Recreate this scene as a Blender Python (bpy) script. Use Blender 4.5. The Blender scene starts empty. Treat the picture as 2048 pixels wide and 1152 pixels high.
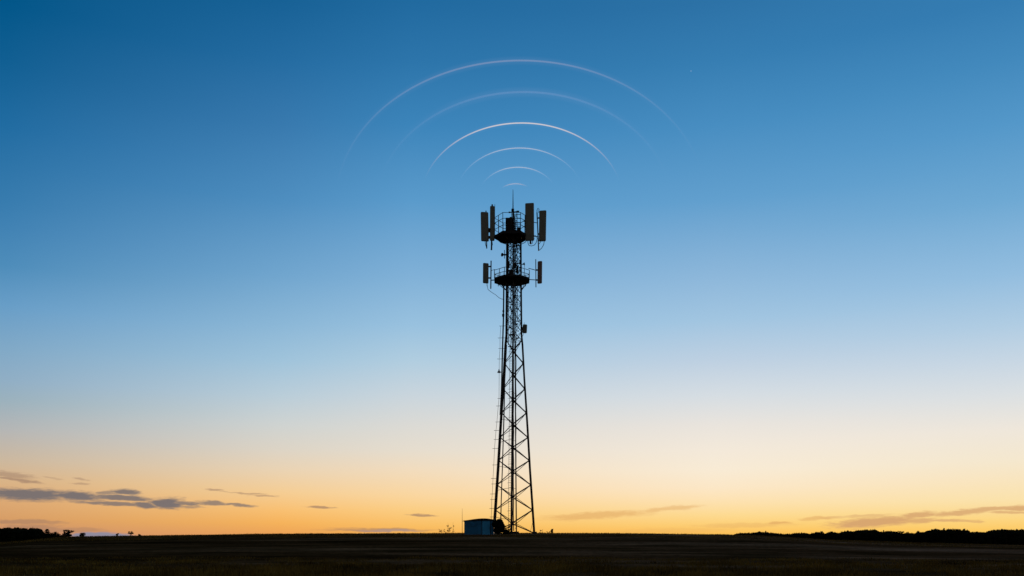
import bpy, math, random
import numpy as np
from mathutils import Vector, Matrix, noise

random.seed(7)
R = math.radians
scene = bpy.context.scene
COL = scene.collection

# ------------------------------------------------------------------ camera
W, H = 2048, 1152
F = 1774.0            # focal length in photo pixels
EYE = 1.7
PYE = 1066.0          # picture row of the eye level
cam_data = bpy.data.cameras.new('camera')
cam = bpy.data.objects.new('camera', cam_data)
COL.objects.link(cam)
cam.location = (0, 0, EYE)
cam.rotation_euler = (R(90), 0, 0)
cam_data.sensor_width = 36
cam_data.lens = 36 * F / W
cam_data.shift_y = (PYE - H / 2) / W
cam_data.clip_start = 0.1
cam_data.clip_end = 40000
scene.camera = cam

def P(px, py, Y):
    return Vector(((px - 1024) / F * Y, Y, EYE + (PYE - py) / F * Y))

# ------------------------------------------------------------------ materials
def new_mat(name, base=(0.1, 0.1, 0.1), rough=0.7, metal=0.0, var=0.35, scale=3.0, spec=0.3, col2=None, bump=0.0):
    m = bpy.data.materials.new(name)
    m.use_nodes = True
    nt = m.node_tree
    b = nt.nodes['Principled BSDF']
    b.inputs['Roughness'].default_value = rough
    b.inputs['Metallic'].default_value = metal
    b.inputs['Specular IOR Level'].default_value = spec
    tc = nt.nodes.new('ShaderNodeTexCoord')
    n = nt.nodes.new('ShaderNodeTexNoise')
    n.inputs['Scale'].default_value = scale
    n.inputs['Detail'].default_value = 6
    nt.links.new(tc.outputs['Object'], n.inputs['Vector'])
    r = nt.nodes.new('ShaderNodeValToRGB')
    r.color_ramp.elements[0].position = 0.32
    r.color_ramp.elements[1].position = 0.68
    c1 = [c * (1 - var) for c in base]
    c2 = [c * (1 + var) for c in (col2 or base)]
    r.color_ramp.elements[0].color = (*c1, 1)
    r.color_ramp.elements[1].color = (*c2, 1)
    nt.links.new(n.outputs['Fac'], r.inputs['Fac'])
    nt.links.new(r.outputs['Color'], b.inputs['Base Color'])
    if bump:
        bp = nt.nodes.new('ShaderNodeBump')
        bp.inputs['Strength'].default_value = bump
        nt.links.new(n.outputs['Fac'], bp.inputs['Height'])
        nt.links.new(bp.outputs['Normal'], b.inputs['Normal'])
    return m

M = {
    'steel': new_mat('weathered_steel', (0.035, 0.028, 0.024), 0.65, 0.2, 0.4, 2.0, col2=(0.055, 0.035, 0.025)),
    'steel_dark': new_mat('dark_steel', (0.022, 0.020, 0.020), 0.7, 0.1, 0.3, 2.0),
    'radome': new_mat('grey_plastic', (0.28, 0.28, 0.20), 0.6, 0, 0.12, 1.2),
    'radome_brown': new_mat('brown_plastic', (0.36, 0.25, 0.20), 0.6, 0, 0.12, 1.2),
    'galv': new_mat('galvanised_pipe', (0.10, 0.11, 0.13), 0.5, 0.3, 0.25, 4),
    'rubber': new_mat('black_rubber', (0.012, 0.012, 0.014), 0.8, 0, 0.2, 5),
    'shed_wall': new_mat('blue_grey_panels', (0.03, 0.26, 0.48), 0.6, 0, 0.2, 1.5),
    'shed_door': new_mat('blue_paint', (0.06, 0.50, 0.85), 0.5, 0, 0.1, 1.5),
    'shed_roof': new_mat('dark_roofing', (0.03, 0.03, 0.03), 0.8, 0, 0.3, 2),
    'leaf': new_mat('dark_foliage', (0.022, 0.026, 0.010), 0.9, 0, 0.5, 0.6, spec=0.1),
    'bark': new_mat('bark', (0.03, 0.02, 0.014), 0.9, 0, 0.3, 4, spec=0.1),
    'dry': new_mat('dry_stems', (0.05, 0.035, 0.015), 0.9, 0, 0.3, 4, spec=0.1),
    'concrete': new_mat('concrete', (0.08, 0.075, 0.07), 0.9, 0, 0.25, 3, spec=0.1),
    'lamp_glass': new_mat('red_lamp_glass', (0.08, 0.015, 0.012), 0.3, 0, 0.1, 3),
}

# ------------------------------------------------------------------ mesh builder
class MB:
    def __init__(s):
        s.v = []; s.f = []
    def tube(s, pts, r, n=6, cap=True):
        pts = [Vector(p) for p in pts]
        rs = r if isinstance(r, (list, tuple)) else [r] * len(pts)
        base = len(s.v)
        ref = None
        for i, p in enumerate(pts):
            if i == 0: d = pts[1] - pts[0]
            elif i == len(pts) - 1: d = pts[-1] - pts[-2]
            else: d = pts[i + 1] - pts[i - 1]
            d.normalize()
            if ref is None:
                ref = Vector((0, 0, 1)) if abs(d.z) < 0.9 else Vector((0, 1, 0))
            a = d.cross(ref); a.normalize()
            b = d.cross(a); b.normalize()
            ref = a.cross(d) if a.cross(d).length > 0.1 else ref
            for k in range(n):
                t = 2 * math.pi * k / n
                s.v.append(p + (a * math.cos(t) + b * math.sin(t)) * rs[i])
        for i in range(len(pts) - 1):
            for k in range(n):
                k2 = (k + 1) % n
                s.f.append((base + i * n + k, base + i * n + k2, base + (i + 1) * n + k2, base + (i + 1) * n + k))
        if cap:
            s.f.append(tuple(base + k for k in range(n))[::-1])
            s.f.append(tuple(base + (len(pts) - 1) * n + k for k in range(n)))
        return s
    def angle(s, p0, p1, w, t=None):
        """an L-section bar from p0 to p1"""
        p0 = Vector(p0); p1 = Vector(p1); d = (p1 - p0).normalized()
        t = t or w * 0.22
        ref = Vector((0, 0, 1)) if abs(d.z) < 0.95 else Vector((0, 1, 0))
        a = d.cross(ref).normalized(); b = d.cross(a).normalized()
        prof = [(0, 0), (w, 0), (w, t), (t, t), (t, w), (0, w)]
        base = len(s.v)
        for p in (p0, p1):
            for x, y in prof:
                s.v.append(p + a * (x - w / 2) + b * (y - w / 2))
        for k in range(6):
            k2 = (k + 1) % 6
            s.f.append((base + k, base + k2, base + 6 + k2, base + 6 + k))
        s.f.append(tuple(base + k for k in range(6))[::-1])
        s.f.append(tuple(base + 6 + k for k in range(6)))
        return s
    def box(s, c, size, rot=None, bev=0.0):
        c = Vector(c); hx, hy, hz = [q / 2 for q in size]
        m = rot or Matrix.Identity(3)
        base = len(s.v)
        b = min(bev, hx * 0.8, hy * 0.8)
        if b > 0:
            ring = [(-hx + b, -hy), (hx - b, -hy), (hx, -hy + b), (hx, hy - b), (hx - b, hy), (-hx + b, hy), (-hx, hy - b), (-hx, -hy + b)]
            lev = [(-hz, 0.7), (-hz + b, 1), (hz - b, 1), (hz, 0.7)]
        else:
            ring = [(-hx, -hy), (hx, -hy), (hx, hy), (-hx, hy)]
            lev = [(-hz, 1), (hz, 1)]
        n = len(ring)
        for z, q in lev:
            for x, y in ring:
                if q != 1:
                    x = x - math.copysign(b * 0.6, x); y = y - math.copysign(b * 0.6, y)
                s.v.append(c + m @ Vector((x, y, z)))
        for i in range(len(lev) - 1):
            for k in range(n):
                k2 = (k + 1) % n
                s.f.append((base + i * n + k, base + i * n + k2, base + (i + 1) * n + k2, base + (i + 1) * n + k))
        s.f.append(tuple(base + k for k in range(n))[::-1])
        s.f.append(tuple(base + (len(lev) - 1) * n + k for k in range(n)))
        return s
    def prism(s, ring, z0, z1):
        base = len(s.v); n = len(ring)
        for z in (z0, z1):
            for x, y in ring: s.v.append(Vector((x, y, z)))
        for k in range(n):
            k2 = (k + 1) % n
            s.f.append((base + k, base + k2, base + n + k2, base + n + k))
        s.f.append(tuple(base + k for k in range(n))[::-1])
        s.f.append(tuple(base + n + k for k in range(n)))
        return s
    def dish(s, c, d, r, depth):
        """shallow drum with a domed cover, pointing along d"""
        c = Vector(c); d = Vector(d).normalized()
        a = d.cross(Vector((0, 0, 1))).normalized(); b = a.cross(d)
        prof = [(0, -depth), (r * 0.5, -depth * 0.9), (r * 0.9, -depth * 0.5), (r, 0), (r, depth * 0.5), (r * 0.7, depth * 0.8), (0, depth)]
        base = len(s.v); n = 12
        for rr, q in prof:
            for k in range(n):
                t = 2 * math.pi * k / n
                s.v.append(c + d * q + (a * math.cos(t) + b * math.sin(t)) * max(rr, 0.001))
        for i in range(len(prof) - 1):
            for k in range(n):
                k2 = (k + 1) % n
                s.f.append((base + i * n + k, base + i * n + k2, base + (i + 1) * n + k2, base + (i + 1) * n + k))
        return s
    def build(s, name, mat, parent=None, smooth=False):
        me = bpy.data.meshes.new(name)
        off = abs_loc(parent) if parent else Vector((0, 0, 0))
        me.from_pydata([tuple(p - off) for p in s.v], [], s.f)
        me.update()
        if mat: me.materials.append(mat)
        if smooth:
            for p in me.polygons: p.use_smooth = True
        o = bpy.data.objects.new(name, me)
        COL.objects.link(o)
        if parent: o.parent = parent
        return o

def abs_loc(o):
    l = Vector((0, 0, 0))
    while o:
        l = l + o.location; o = o.parent
    return l

def thing(name, label, cat, loc, group=None):
    o = bpy.data.objects.new(name, None)
    COL.objects.link(o)
    o.location = loc
    o.empty_display_size = 0.3
    o['label'] = label; o['category'] = cat
    if group: o['group'] = group
    return o

def tag(o, label, cat, group=None, kind=None):
    o['label'] = label; o['category'] = cat
    if group: o['group'] = group
    if kind: o['kind'] = kind

# ------------------------------------------------------------------ ground
YC = 145.0
SKY = [(-800, 1094), (-300, 1091), (0, 1086.5), (60, 1080), (130, 1074.0), (200, 1072.6), (300, 1071.2), (540, 1067.8), (800, 1066.7),
       (1024, 1066.3), (1250, 1067.0), (1450, 1069.2), (1550, 1073), (1650, 1079.5), (1850, 1086), (2048, 1090.5), (2500, 1095), (3200, 1098)]
CX = [((a - 1024) / F * YC) for a, b in SKY]
CZ = [EYE - (b - PYE) / F * YC for a, b in SKY]
def sstep(t):
    t = max(0.0, min(1.0, t)); return t * t * (3 - 2 * t)
def ground(x, y):
    q = (YC / max(50.0, min(y, YC))) ** 0.85
    h = float(np.interp(x * q, CX, CZ))
    if y <= YC:
        z = h * sstep((y - 38) / (YC - 38))
    else:
        d = y - YC
        amp = 2.0 + 3.5 * sstep((x - 40) / 120.0)
        amp += 3.2 * sstep((-x - 190) / 60.0)
        z = h - amp * (1 - math.exp(-(d / 300.0) ** 1.25)) - 0.0145 * max(0.0, y - 470)
    if y < 600:
        a = 0.05 if y < 100 else 0.035
        z += a * noise.noise(Vector((x * 0.10, y * 0.16, 3.1))) + 0.03 * noise.noise(Vector((x * 0.6, y * 0.6, 7.7)))
    return z

def axis(dense0, dense1, step, lo, hi):
    out = list(np.arange(dense0, dense1 + 0.001, step))
    s = step; v = dense1
    while v < hi:
        s *= 1.22; v += s; out.append(min(v, hi))
    s = step; v = dense0
    while v > lo:
        s *= 1.22; v -= s; out.insert(0, max(v, lo))
    return out
xs = axis(-110, 110, 1.1, -9000, 9000)
ys = axis(20, 180, 1.1, -600, 16000)
gv = [(x, y, ground(x, y)) for y in ys for x in xs]
nx = len(xs)
gf = [(j * nx + i, j * nx + i + 1, (j + 1) * nx + i + 1, (j + 1) * nx + i) for j in range(len(ys) - 1) for i in range(nx - 1)]
me = bpy.data.meshes.new('ground'); me.from_pydata(gv, [], gf); me.update()
for p in me.polygons: p.use_smooth = True
gm = bpy.data.materials.new('field_soil_and_stubble'); gm.use_nodes = True
nt = gm.node_tree; L = nt.links; B = nt.nodes['Principled BSDF']
B.inputs['Roughness'].default_value = 1.0
B.inputs['Specular IOR Level'].default_value = 0.0
tc = nt.nodes.new('ShaderNodeTexCoord')
def nnoise(sx, sy, sc, det=5, rot=0.0):
    mp = nt.nodes.new('ShaderNodeMapping'); mp.inputs['Scale'].default_value = (sx, sy, 1); mp.inputs['Rotation'].default_value = (0, 0, rot)
    L.new(tc.outputs['Object'], mp.inputs['Vector'])
    n = nt.nodes.new('ShaderNodeTexNoise'); n.inputs['Scale'].default_value = sc; n.inputs['Detail'].default_value = det
    L.new(mp.outputs['Vector'], n.inputs['Vector']); return n.outputs['Fac']
def ramp(fac, stops):
    r = nt.nodes.new('ShaderNodeValToRGB'); cr = r.color_ramp
    while len(cr.elements) < len(stops): cr.elements.new(0.5)
    for e, (p, c) in zip(cr.elements, stops): e.position = p; e.color = (*c, 1)
    L.new(fac, r.inputs['Fac']); return r.outputs['Color']
bands = nnoise(0.35, 1.6, 0.05, 5, R(9))
patch = nnoise(0.6, 1.6, 0.16, 6)
fine = nnoise(1, 1, 2.2, 8)
c1 = ramp(bands, [(0.36, (0.080, 0.036, 0.014)), (0.5, (0.15, 0.070, 0.032)), (0.64, (0.28, 0.138, 0.074))])
c2 = ramp(patch, [(0.34, (0.4, 0.42, 0.35)), (0.66, (1.5, 1.4, 1.4))])
c3 = ramp(fine, [(0.3, (0.55, 0.55, 0.5)), (0.7, (1.4, 1.4, 1.35))])
def mul(a, b):
    m = nt.nodes.new('ShaderNodeMix'); m.data_type = 'RGBA'; m.blend_type = 'MULTIPLY'; m.inputs['Factor'].default_value = 1
    L.new(a, m.inputs['A']); L.new(b, m.inputs['B']); return m.outputs['Result']
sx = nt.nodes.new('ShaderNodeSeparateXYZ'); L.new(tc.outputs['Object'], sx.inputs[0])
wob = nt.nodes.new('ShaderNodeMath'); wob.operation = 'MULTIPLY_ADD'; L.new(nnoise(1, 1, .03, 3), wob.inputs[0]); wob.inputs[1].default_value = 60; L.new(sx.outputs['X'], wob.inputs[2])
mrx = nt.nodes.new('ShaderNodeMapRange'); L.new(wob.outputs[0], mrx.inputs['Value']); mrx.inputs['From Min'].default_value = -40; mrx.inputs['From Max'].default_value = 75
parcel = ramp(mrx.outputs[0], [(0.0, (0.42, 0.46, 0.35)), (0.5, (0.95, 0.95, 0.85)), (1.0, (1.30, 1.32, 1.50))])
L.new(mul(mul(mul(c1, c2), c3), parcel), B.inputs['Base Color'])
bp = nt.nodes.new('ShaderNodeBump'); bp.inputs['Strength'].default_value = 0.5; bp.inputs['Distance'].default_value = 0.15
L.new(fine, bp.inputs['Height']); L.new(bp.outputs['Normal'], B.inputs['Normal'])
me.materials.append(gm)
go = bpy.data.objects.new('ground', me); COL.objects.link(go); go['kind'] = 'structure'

# ------------------------------------------------------------------ grass (one stuff object for the near field, one for the crest)
def grass_mesh(name, n, area, hfun, wid, seed, clump_s, mat, thresh):
    rnd = random.Random(seed)
    v = []; f = []
    made = 0; tries = 0
    while made < n and tries < n * 12:
        tries += 1
        x, y = area(rnd)
        d = noise.noise(Vector((x * clump_s, y * clump_s * 1.5, 1.3))) + 0.5 * noise.noise(Vector((x * clump_s * 3, y * clump_s * 4, 5.3)))
        if d < thresh + rnd.uniform(-0.15, 0.15): continue
        z = ground(x, y) - 0.02
        h = hfun(x, y, rnd) * (0.6 + 0.8 * max(0, d))
        a = rnd.uniform(0, 6.283); l = rnd.gauss(0, 0.22) * h
        w = wid * rnd.uniform(0.6, 1.4)
        dx, dy = math.cos(a) * w, math.sin(a) * w
        lx, ly = math.cos(a + 1.2) * l, math.sin(a + 1.2) * l
        b = len(v)
        v += [(x - dx, y - dy, z), (x + dx, y + dy, z), (x + dx * 0.7 + lx * 0.35, y + dy * 0.7 + ly * 0.35, z + h * 0.6),
              (x - dx * 0.7 + lx * 0.35, y - dy * 0.7 + ly * 0.35, z + h * 0.6), (x + lx, y + ly, z + h)]
        f += [(b, b + 1, b + 2, b + 3), (b + 3, b + 2, b + 4)]
        made += 1
    me = bpy.data.meshes.new(name); me.from_pydata(v, [], f); me.update(); me.materials.append(mat)
    o = bpy.data.objects.new(name, me); COL.objects.link(o)
    return o
gmat = new_mat('grass_blades', (0.055, 0.034, 0.006), 0.9, 0, 0.5, 0.35, spec=0.1, col2=(0.24, 0.145, 0.022))
def area_near(r):
    y = 26 + 30 * r.random() ** 1.4
    return r.uniform(-0.66, 0.66) * y, y
g1 = grass_mesh('meadow_grass', 90000, area_near, lambda x, y, r: r.uniform(0.18, 0.48) * (1 - 0.55 * sstep((y - 30) / 26)), 0.012, 3, 0.22, gmat, 0.0)
tag(g1, 'tall dry yellowish grass along the bottom of the dark field', 'grass', kind='stuff')
def area_crest(r):
    y = r.uniform(104, 152)
    return r.uniform(-0.60, 0.60) * y, y
g2 = grass_mesh('crest_grass', 42000, area_crest, lambda x, y, r: r.uniform(0.08, 0.24), 0.02, 4, 0.12, gmat, -0.15)
tag(g2, 'short dark grass growing along the crest of the field', 'grass', kind='stuff')

# ------------------------------------------------------------------ the tower
Y0 = 134.4
C0 = 1028.0
TR = R(7)
def half_px(py):
    return float(np.interp(py, [480, 560, 670, 690, 760, 808, 860, 940, 1000, 1067], [13.5, 14, 15, 17, 20.8, 24, 27.3, 32, 36, 40.5]))
def zof(py, Y=Y0): return EYE + (PYE - py) / F * Y
XC = (C0 - 1024) / F * Y0
def leg_xy(k, py):
    """k: 0 left, 1 near, 2 right, 3 far"""
    h = half_px(py) / F * Y0
    a = [math.pi, -math.pi / 2, 0, math.pi / 2][k] - TR * (1 if k % 2 else 0.4)
    return XC + h * math.cos(a), Y0 + h * math.sin(a)
def leg_p(k, py):
    x, y = leg_xy(k, py)
    return Vector((x, y, zof(py, Y0)))
def leg_near(k, py):
    """the point of leg k whose picture row is py"""
    x, y = leg_xy(k, py)
    # same height on the leg as the row at its own depth
    z = zof(py, y)
    pe = PYE - (z - EYE) * F / Y0
    x, y = leg_xy(k, pe)
    return Vector((x, y, z))
gz = ground(XC, Y0)
tower = thing('lattice_tower', 'tall dark steel lattice mast with two railed platforms, rising beside the blue cabin', 'tower', (XC, Y0, gz))

rows = [1072, 1060, 1000, 940, 860, 808, 760, 690, 670, 560, 478]
for k in range(4):
    th = [0.23, 0.17, 0.175, 0.10][k]
    pts = [leg_p(k, r) for r in rows]
    MB().tube(pts, [th * (0.62 + 0.38 * i) for i in [1, 1, .95, .85, .75, .65, .55, .5, .5, .5, .45]], 8).build('leg', M['steel'], tower, True)
    b = leg_p(k, 1067); zz = ground(b.x, b.y)
    MB().box((b.x, b.y, zz + 0.05), (0.8, 0.8, 0.5), bev=0.06).build('footing', M['concrete'], tower)

outer = [680, 727, 778, 826, 875, 921, 970, 1020, 1066.5]
inner = [702, 750, 800, 849, 895, 943, 994, 1047]
faces = [(0, 1), (2, 1), (0, 3), (2, 3)]
def gusset(mb, p, s):
    mb.box(p, (s, 0.05, s * 1.15))
for a, b in faces:
    back = b == 3
    w = 0.085 if back else 0.15
    for i in range(8):
        pa, pb, pc = leg_near(a, outer[i]), (leg_p(b, inner[i]) if back else leg_near(b, inner[i])), leg_near(a, outer[i + 1])
        MB().angle(pa, pb, w).build('brace', M['steel'], tower)
        MB().angle(pb, pc, w * 0.9).build('brace', M['steel'], tower)
for i in range(8):
    gp = MB(); p = leg_near(1, inner[i]); gusset(gp, p + Vector((0, -0.15, 0)), 0.36); gp.build('gusset_plate', M['steel'], tower)
for k in (0, 2):
    for r in outer[1:-1]:
        gp = MB(); p = leg_near(k, r); gusset(gp, p + Vector((0.10 if k == 0 else -0.10, -0.14, 0)), 0.28); gp.build('gusset_plate', M['steel'], tower)
# dense lattice of the upper sections
def dense(name, r0, r1, n, w):
    for a, b in ((0, 1), (1, 2), (2, 3), (3, 0)):
        m = MB()
        rr = np.linspace(r0, r1, n + 1)
        for i in range(n):
            m.angle(leg_p(a, rr[i]), leg_p(b, rr[i + 1]), w)
            m.angle(leg_p(b, rr[i]), leg_p(a, rr[i + 1]), w)
            if i % 2 == 0: m.angle(leg_p(a, rr[i]), leg_p(b, rr[i]), w)
        m.build(name, M['steel_dark'], tower)
dense('lattice_panel', 682, 570, 6, 0.055)
dense('lattice_panel', 552, 482, 5, 0.06)
# light horizontal ties inside the lower body
for i, r in enumerate([790, 838, 885, 932, 981, 1034, 1055]):
    a = leg_p(0, r); b = leg_p(1, r + (6 if i % 2 else -4)); c = leg_p(3, r - 5)
    t = MB(); t.tube([a, (a + b) / 2 + Vector((0, 0, -0.06 if i % 2 else 0.05)), b], 0.032, 4)
    if i % 2 == 0: t.tube([b, (b + c) / 2, c], 0.03, 4)
    t.build('tie_rod', M['steel_dark'], tower)

def run(name, pts, r, mat='steel_dark', n=6, parent=None, smooth=True):
    return MB().tube(pts, r, n).build(name, M[mat], parent or tower, smooth)
# feeder cable run beside the left leg
YB = Y0 + 0.3
run('cable_run', [P(1007.6, 572, YB), P(1006.8, 640, YB), P(1005, 700, YB), P(1003, 780, YB), P(1000.5, 830, YB)], 0.11)
run('cable_run', [P(1013, 690, YB + .2), P(1009.4, 760, YB + .2), P(1008, 830, YB + .2), P(1004.6, 940, YB + .2), P(1002.5, 1000, YB + .2), P(1001, 1066, YB + .2)], [0.10, 0.10, .09, .08, .08, .09])
# feeders up the middle
for dx, r0, r1, th in ((1.5, 1062, 470, 0.075), (6.5, 990, 440, 0.05), (-3.5, 700, 470, 0.06), (4, 700, 470, 0.06), (-8.5, 690, 476, 0.045), (9, 640, 480, 0.05)):
    rr = np.linspace(r0, r1, 34)
    run('feeder_cable', [P(C0 - 2.5 + dx + 0.45 * math.sin(i * 1.7 + dx), r, Y0 + 0.1 + 0.05 * dx) for i, r in enumerate(rr)], th)
# cable clamps, small fittings along the middle
rnd = random.Random(5)
for r in np.arange(486, 700, 6.5):
    if 548 < r < 572: continue
    x = C0 + rnd.uniform(-9, 9)
    m = MB(); m.box(P(x, r + rnd.uniform(-2, 2), Y0 + rnd.uniform(-.5, .5)), (rnd.uniform(.2, .75), 0.12, rnd.uniform(.06, .22)))
    m.build('cable_clamp', M['steel_dark'], tower)
# service ladder inside (left half of the near faces)
lad = MB()
p0, p1 = P(1016.5, 1064, Y0 - .2), P(1020, 690, Y0 - .2)
q0, q1 = p0 + Vector((.42, 0, 0)), p1 + Vector((.36, 0, 0))
lad.tube([p0, p1], 0.03, 4); lad.tube([q0, q1], 0.03, 4)
n = 80
for i in range(n):
    a = i / n
    lad.tube([p0.lerp(p1, a), q0.lerp(q1, a)], 0.014, 4)
    if i % 4 == 1:
        c = p0.lerp(p1, a); d = q0.lerp(q1, a); mid = (c + d) / 2
        hoop = [mid + Vector((math.cos(t) * .42, -abs(math.sin(t)) * .55 + 0.0, 0.03 * math.sin(3 * t + i))) for t in np.linspace(0, math.pi, 7)]
        lad.tube(hoop, 0.02, 4)
lad.build('service_ladder', M['steel_dark'], tower)
# outer climbing pegs line on the left
o = MB()
pegs = [(1001.5, 652), (1000, 676), (1000, 697), (998.5, 718), (998, 797), (996.5, 812), (993.8, 844), (992, 861), (990.5, 879), (989, 897), (987.5, 930), (986, 957), (985.5, 968), (984.5, 988), (983.5, 999), (983.2, 1017), (982.5, 1034)]
line = [P(x, y, Y0) for x, y in pegs]
o.tube(line + [P(983, 1050, Y0)], 0.028, 5)
for i, (x, y) in enumerate(pegs):
    w = 4.2 if i % 2 else 3.0
    o.tube([P(x - w, y, Y0), P(x + 0, y, Y0), P(C0 - half_px(y) + 1, y - 0.4, Y0)], 0.032, 5)
o.build('outer_ladder', M['steel_dark'], tower)

# lower platform
def octagon(cx, cy, r, n=8, ph=0.5):
    return [(cx + r * math.cos(2 * math.pi * (k + ph) / n), cy + r * math.sin(2 * math.pi * (k + ph) / n)) for k in range(n)]
def railing(ring, z0, heights, r, postn, name, parent, jitter=0.0, infill=0):
    m = MB(); n = len(ring); rnd = random.Random(9)
    for h in heights:
        pts = [Vector((x, y, z0 + h + rnd.uniform(-jitter, jitter))) for x, y in ring]
        for k in range(n): m.tube([pts[k], pts[(k + 1) % n]], r, 5)
    for k in range(n):
        a = Vector((*ring[k], 0)); b = Vector((*ring[(k + 1) % n], 0))
        for j in range(postn):
            q = a.lerp(b, j / postn)
            m.tube([(q.x, q.y, z0 - .05), (q.x, q.y, z0 + heights[-1])], r * 1.15, 5)
        for j in range(infill):
            q = a.lerp(b, (j + .5) / infill)
            m.tube([(q.x, q.y, z0), (q.x, q.y, z0 + heights[0])], r * .6, 4)
    return m.build(name, M['steel_dark'], parent)

X1 = (1023.8 - 1024) / F * Y0
zl = zof(561.5)
ring = octagon(X1, Y0, 2.85)
dk = MB().prism(ring, zl, zl + 0.10)
for k in range(8):
    a = Vector((*ring[k], zl + .04)); b = Vector((*ring[(k + 1) % 8], zl + .04))
    dk.box((a + b) / 2, ((b - a).length, 0.06, 0.26), Matrix.Rotation(math.atan2((b - a).y, (b - a).x), 3, 'Z'))
for j in range(-3, 4):
    dk.box((X1 + j * .7, Y0, zl - .08), (.1, 5.0, .16))
dk.build('lower_platform', M['steel_dark'], tower)
railing(ring, zl + .16, [0.5, 1.12], 0.042, 2, 'lower_railing', tower, infill=4)
for k in range(8):
    m = MB()
    a = Vector((*ring[k], zl - .05)); leg = leg_p([2, 3, 3, 0, 0, 1, 1, 2][k], 582)
    m.angle(a.lerp(Vector((X1, Y0, zl)), .12), leg, .09)
    m.build('platform_strut', M['steel_dark'], tower)
# equipment standing behind the rail of the lower deck (part of the frame)
m = MB()
for x, y, w, h, d in ((1021, 545, 7, 10, .5), (1035, 539, 4, 14, .3), (1029.5, 532, 5, 9, .4), (1018, 530, 3, 12, .3)):
    m.box(P(x, y, Y0 + .3), (w * .0757, d, h * .0757), bev=.03)
m.build('junction_boxes', M['steel_dark'], tower)

# upper platform
X2 = (1023.5 - 1024) / F * Y0
zu = zof(474.5)
ring2 = octagon(X2, Y0, 2.65, 6, 0.0)
dk = MB().prism(ring2, zu, zu + 0.2)
for k in range(6):
    a = Vector((*ring2[k], zu + .02)); b = Vector((*ring2[(k + 1) % 6], zu + .02))
    dk.box((a + b) / 2, ((b - a).length, 0.07, 0.4), Matrix.Rotation(math.atan2((b - a).y, (b - a).x), 3, 'Z'))
dk.box((XC, Y0, zu - .25), (2.2, 2.0, .3), bev=.1)
dk.build('upper_platform', M['steel_dark'], tower)
railing(ring2, zu + .2, [0.9, 1.9, 2.75], 0.042, 2, 'upper_railing', tower, jitter=.05)
for k in range(6):
    a = Vector((*ring2[k], zu)); leg = leg_p([2, 3, 3, 0, 1, 1][k], 489)
    m = MB(); m.tube([a, (a + leg) / 2 + Vector((0, 0, -.25)), leg], .05, 5)
    m.build('platform_strut', M['steel_dark'], tower)
# top mast, equipment cluster, crossbar, rod
m = MB()
m.tube([P(1026.5, 474, Y0), P(1026.5, 418, Y0)], [.2, .13], 8)
m.tube([P(1030, 474, Y0 + .2), P(1029.5, 432, Y0 + .2)], .07, 6)
m.tube([P(1034.5, 474, Y0), P(1034, 430, Y0)], .05, 6)
for y in (428, 436, 444, 452, 460, 467):
    m.angle(P(1023, y, Y0), P(1041, y + 1, Y0), .07)
    m.angle(P(1026, y, Y0), P(1035, y + 7, Y0), .06)
m.build('top_mast', M['steel_dark'], tower, False)
m = MB()
m.box(P(1016.8, 453, Y0 - .2), (.85, .6, 2.5), bev=.06)
m.box(P(1021.8, 449, Y0 - .1), (.4, .4, 2.2), bev=.05)
m.box(P(1016, 437.5, Y0 - .2), (.5, .4, .2), bev=.03)
m.box(P(1038, 461, Y0 + .2), (.5, .4, .9), bev=.04)
m.build('equipment_cabinet', M['steel_dark'], tower)
m = MB()
m.tube([P(1017.5, 425.5, Y0), P(1037.5, 422.5, Y0)], .065, 6)
m.box(P(1025.5, 421, Y0), (.42, .3, .5), bev=.05)
m.box(P(1035.8, 422.8, Y0), (.42, .25, .16), bev=.03)
m.box(P(1019.2, 424.6, Y0), (.3, .2, .16), bev=.03)
m.tube([P(1033, 424, Y0), P(1034.5, 429, Y0), P(1031.5, 431, Y0)], .05, 5)
m.build('crossbar', M['steel_dark'], tower)
m = MB()
m.tube([P(1026, 423, Y0), P(1026, 400, Y0), P(1026, 379, Y0)], [.085, .06, .03], 6)
m.build('lightning_rod', M['steel_dark'], tower, True)
# loose cable from the lower left aerial back to the leg
run('loose_cable', [P(974.5, 572, Y0), P(976, 579, Y0), P(981, 583, Y0), P(991, 589.5, Y0), P(998, 595.5, Y0), P(1003, 598, Y0), P(1006.5, 598.6, Y0)], 0.035, 'rubber', 5)
run('loose_cable', [P(1067, 1038, Y0), P(1064, 1050, Y0), P(1061, 1062, Y0 - .3)], 0.025, 'rubber', 5)

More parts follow.
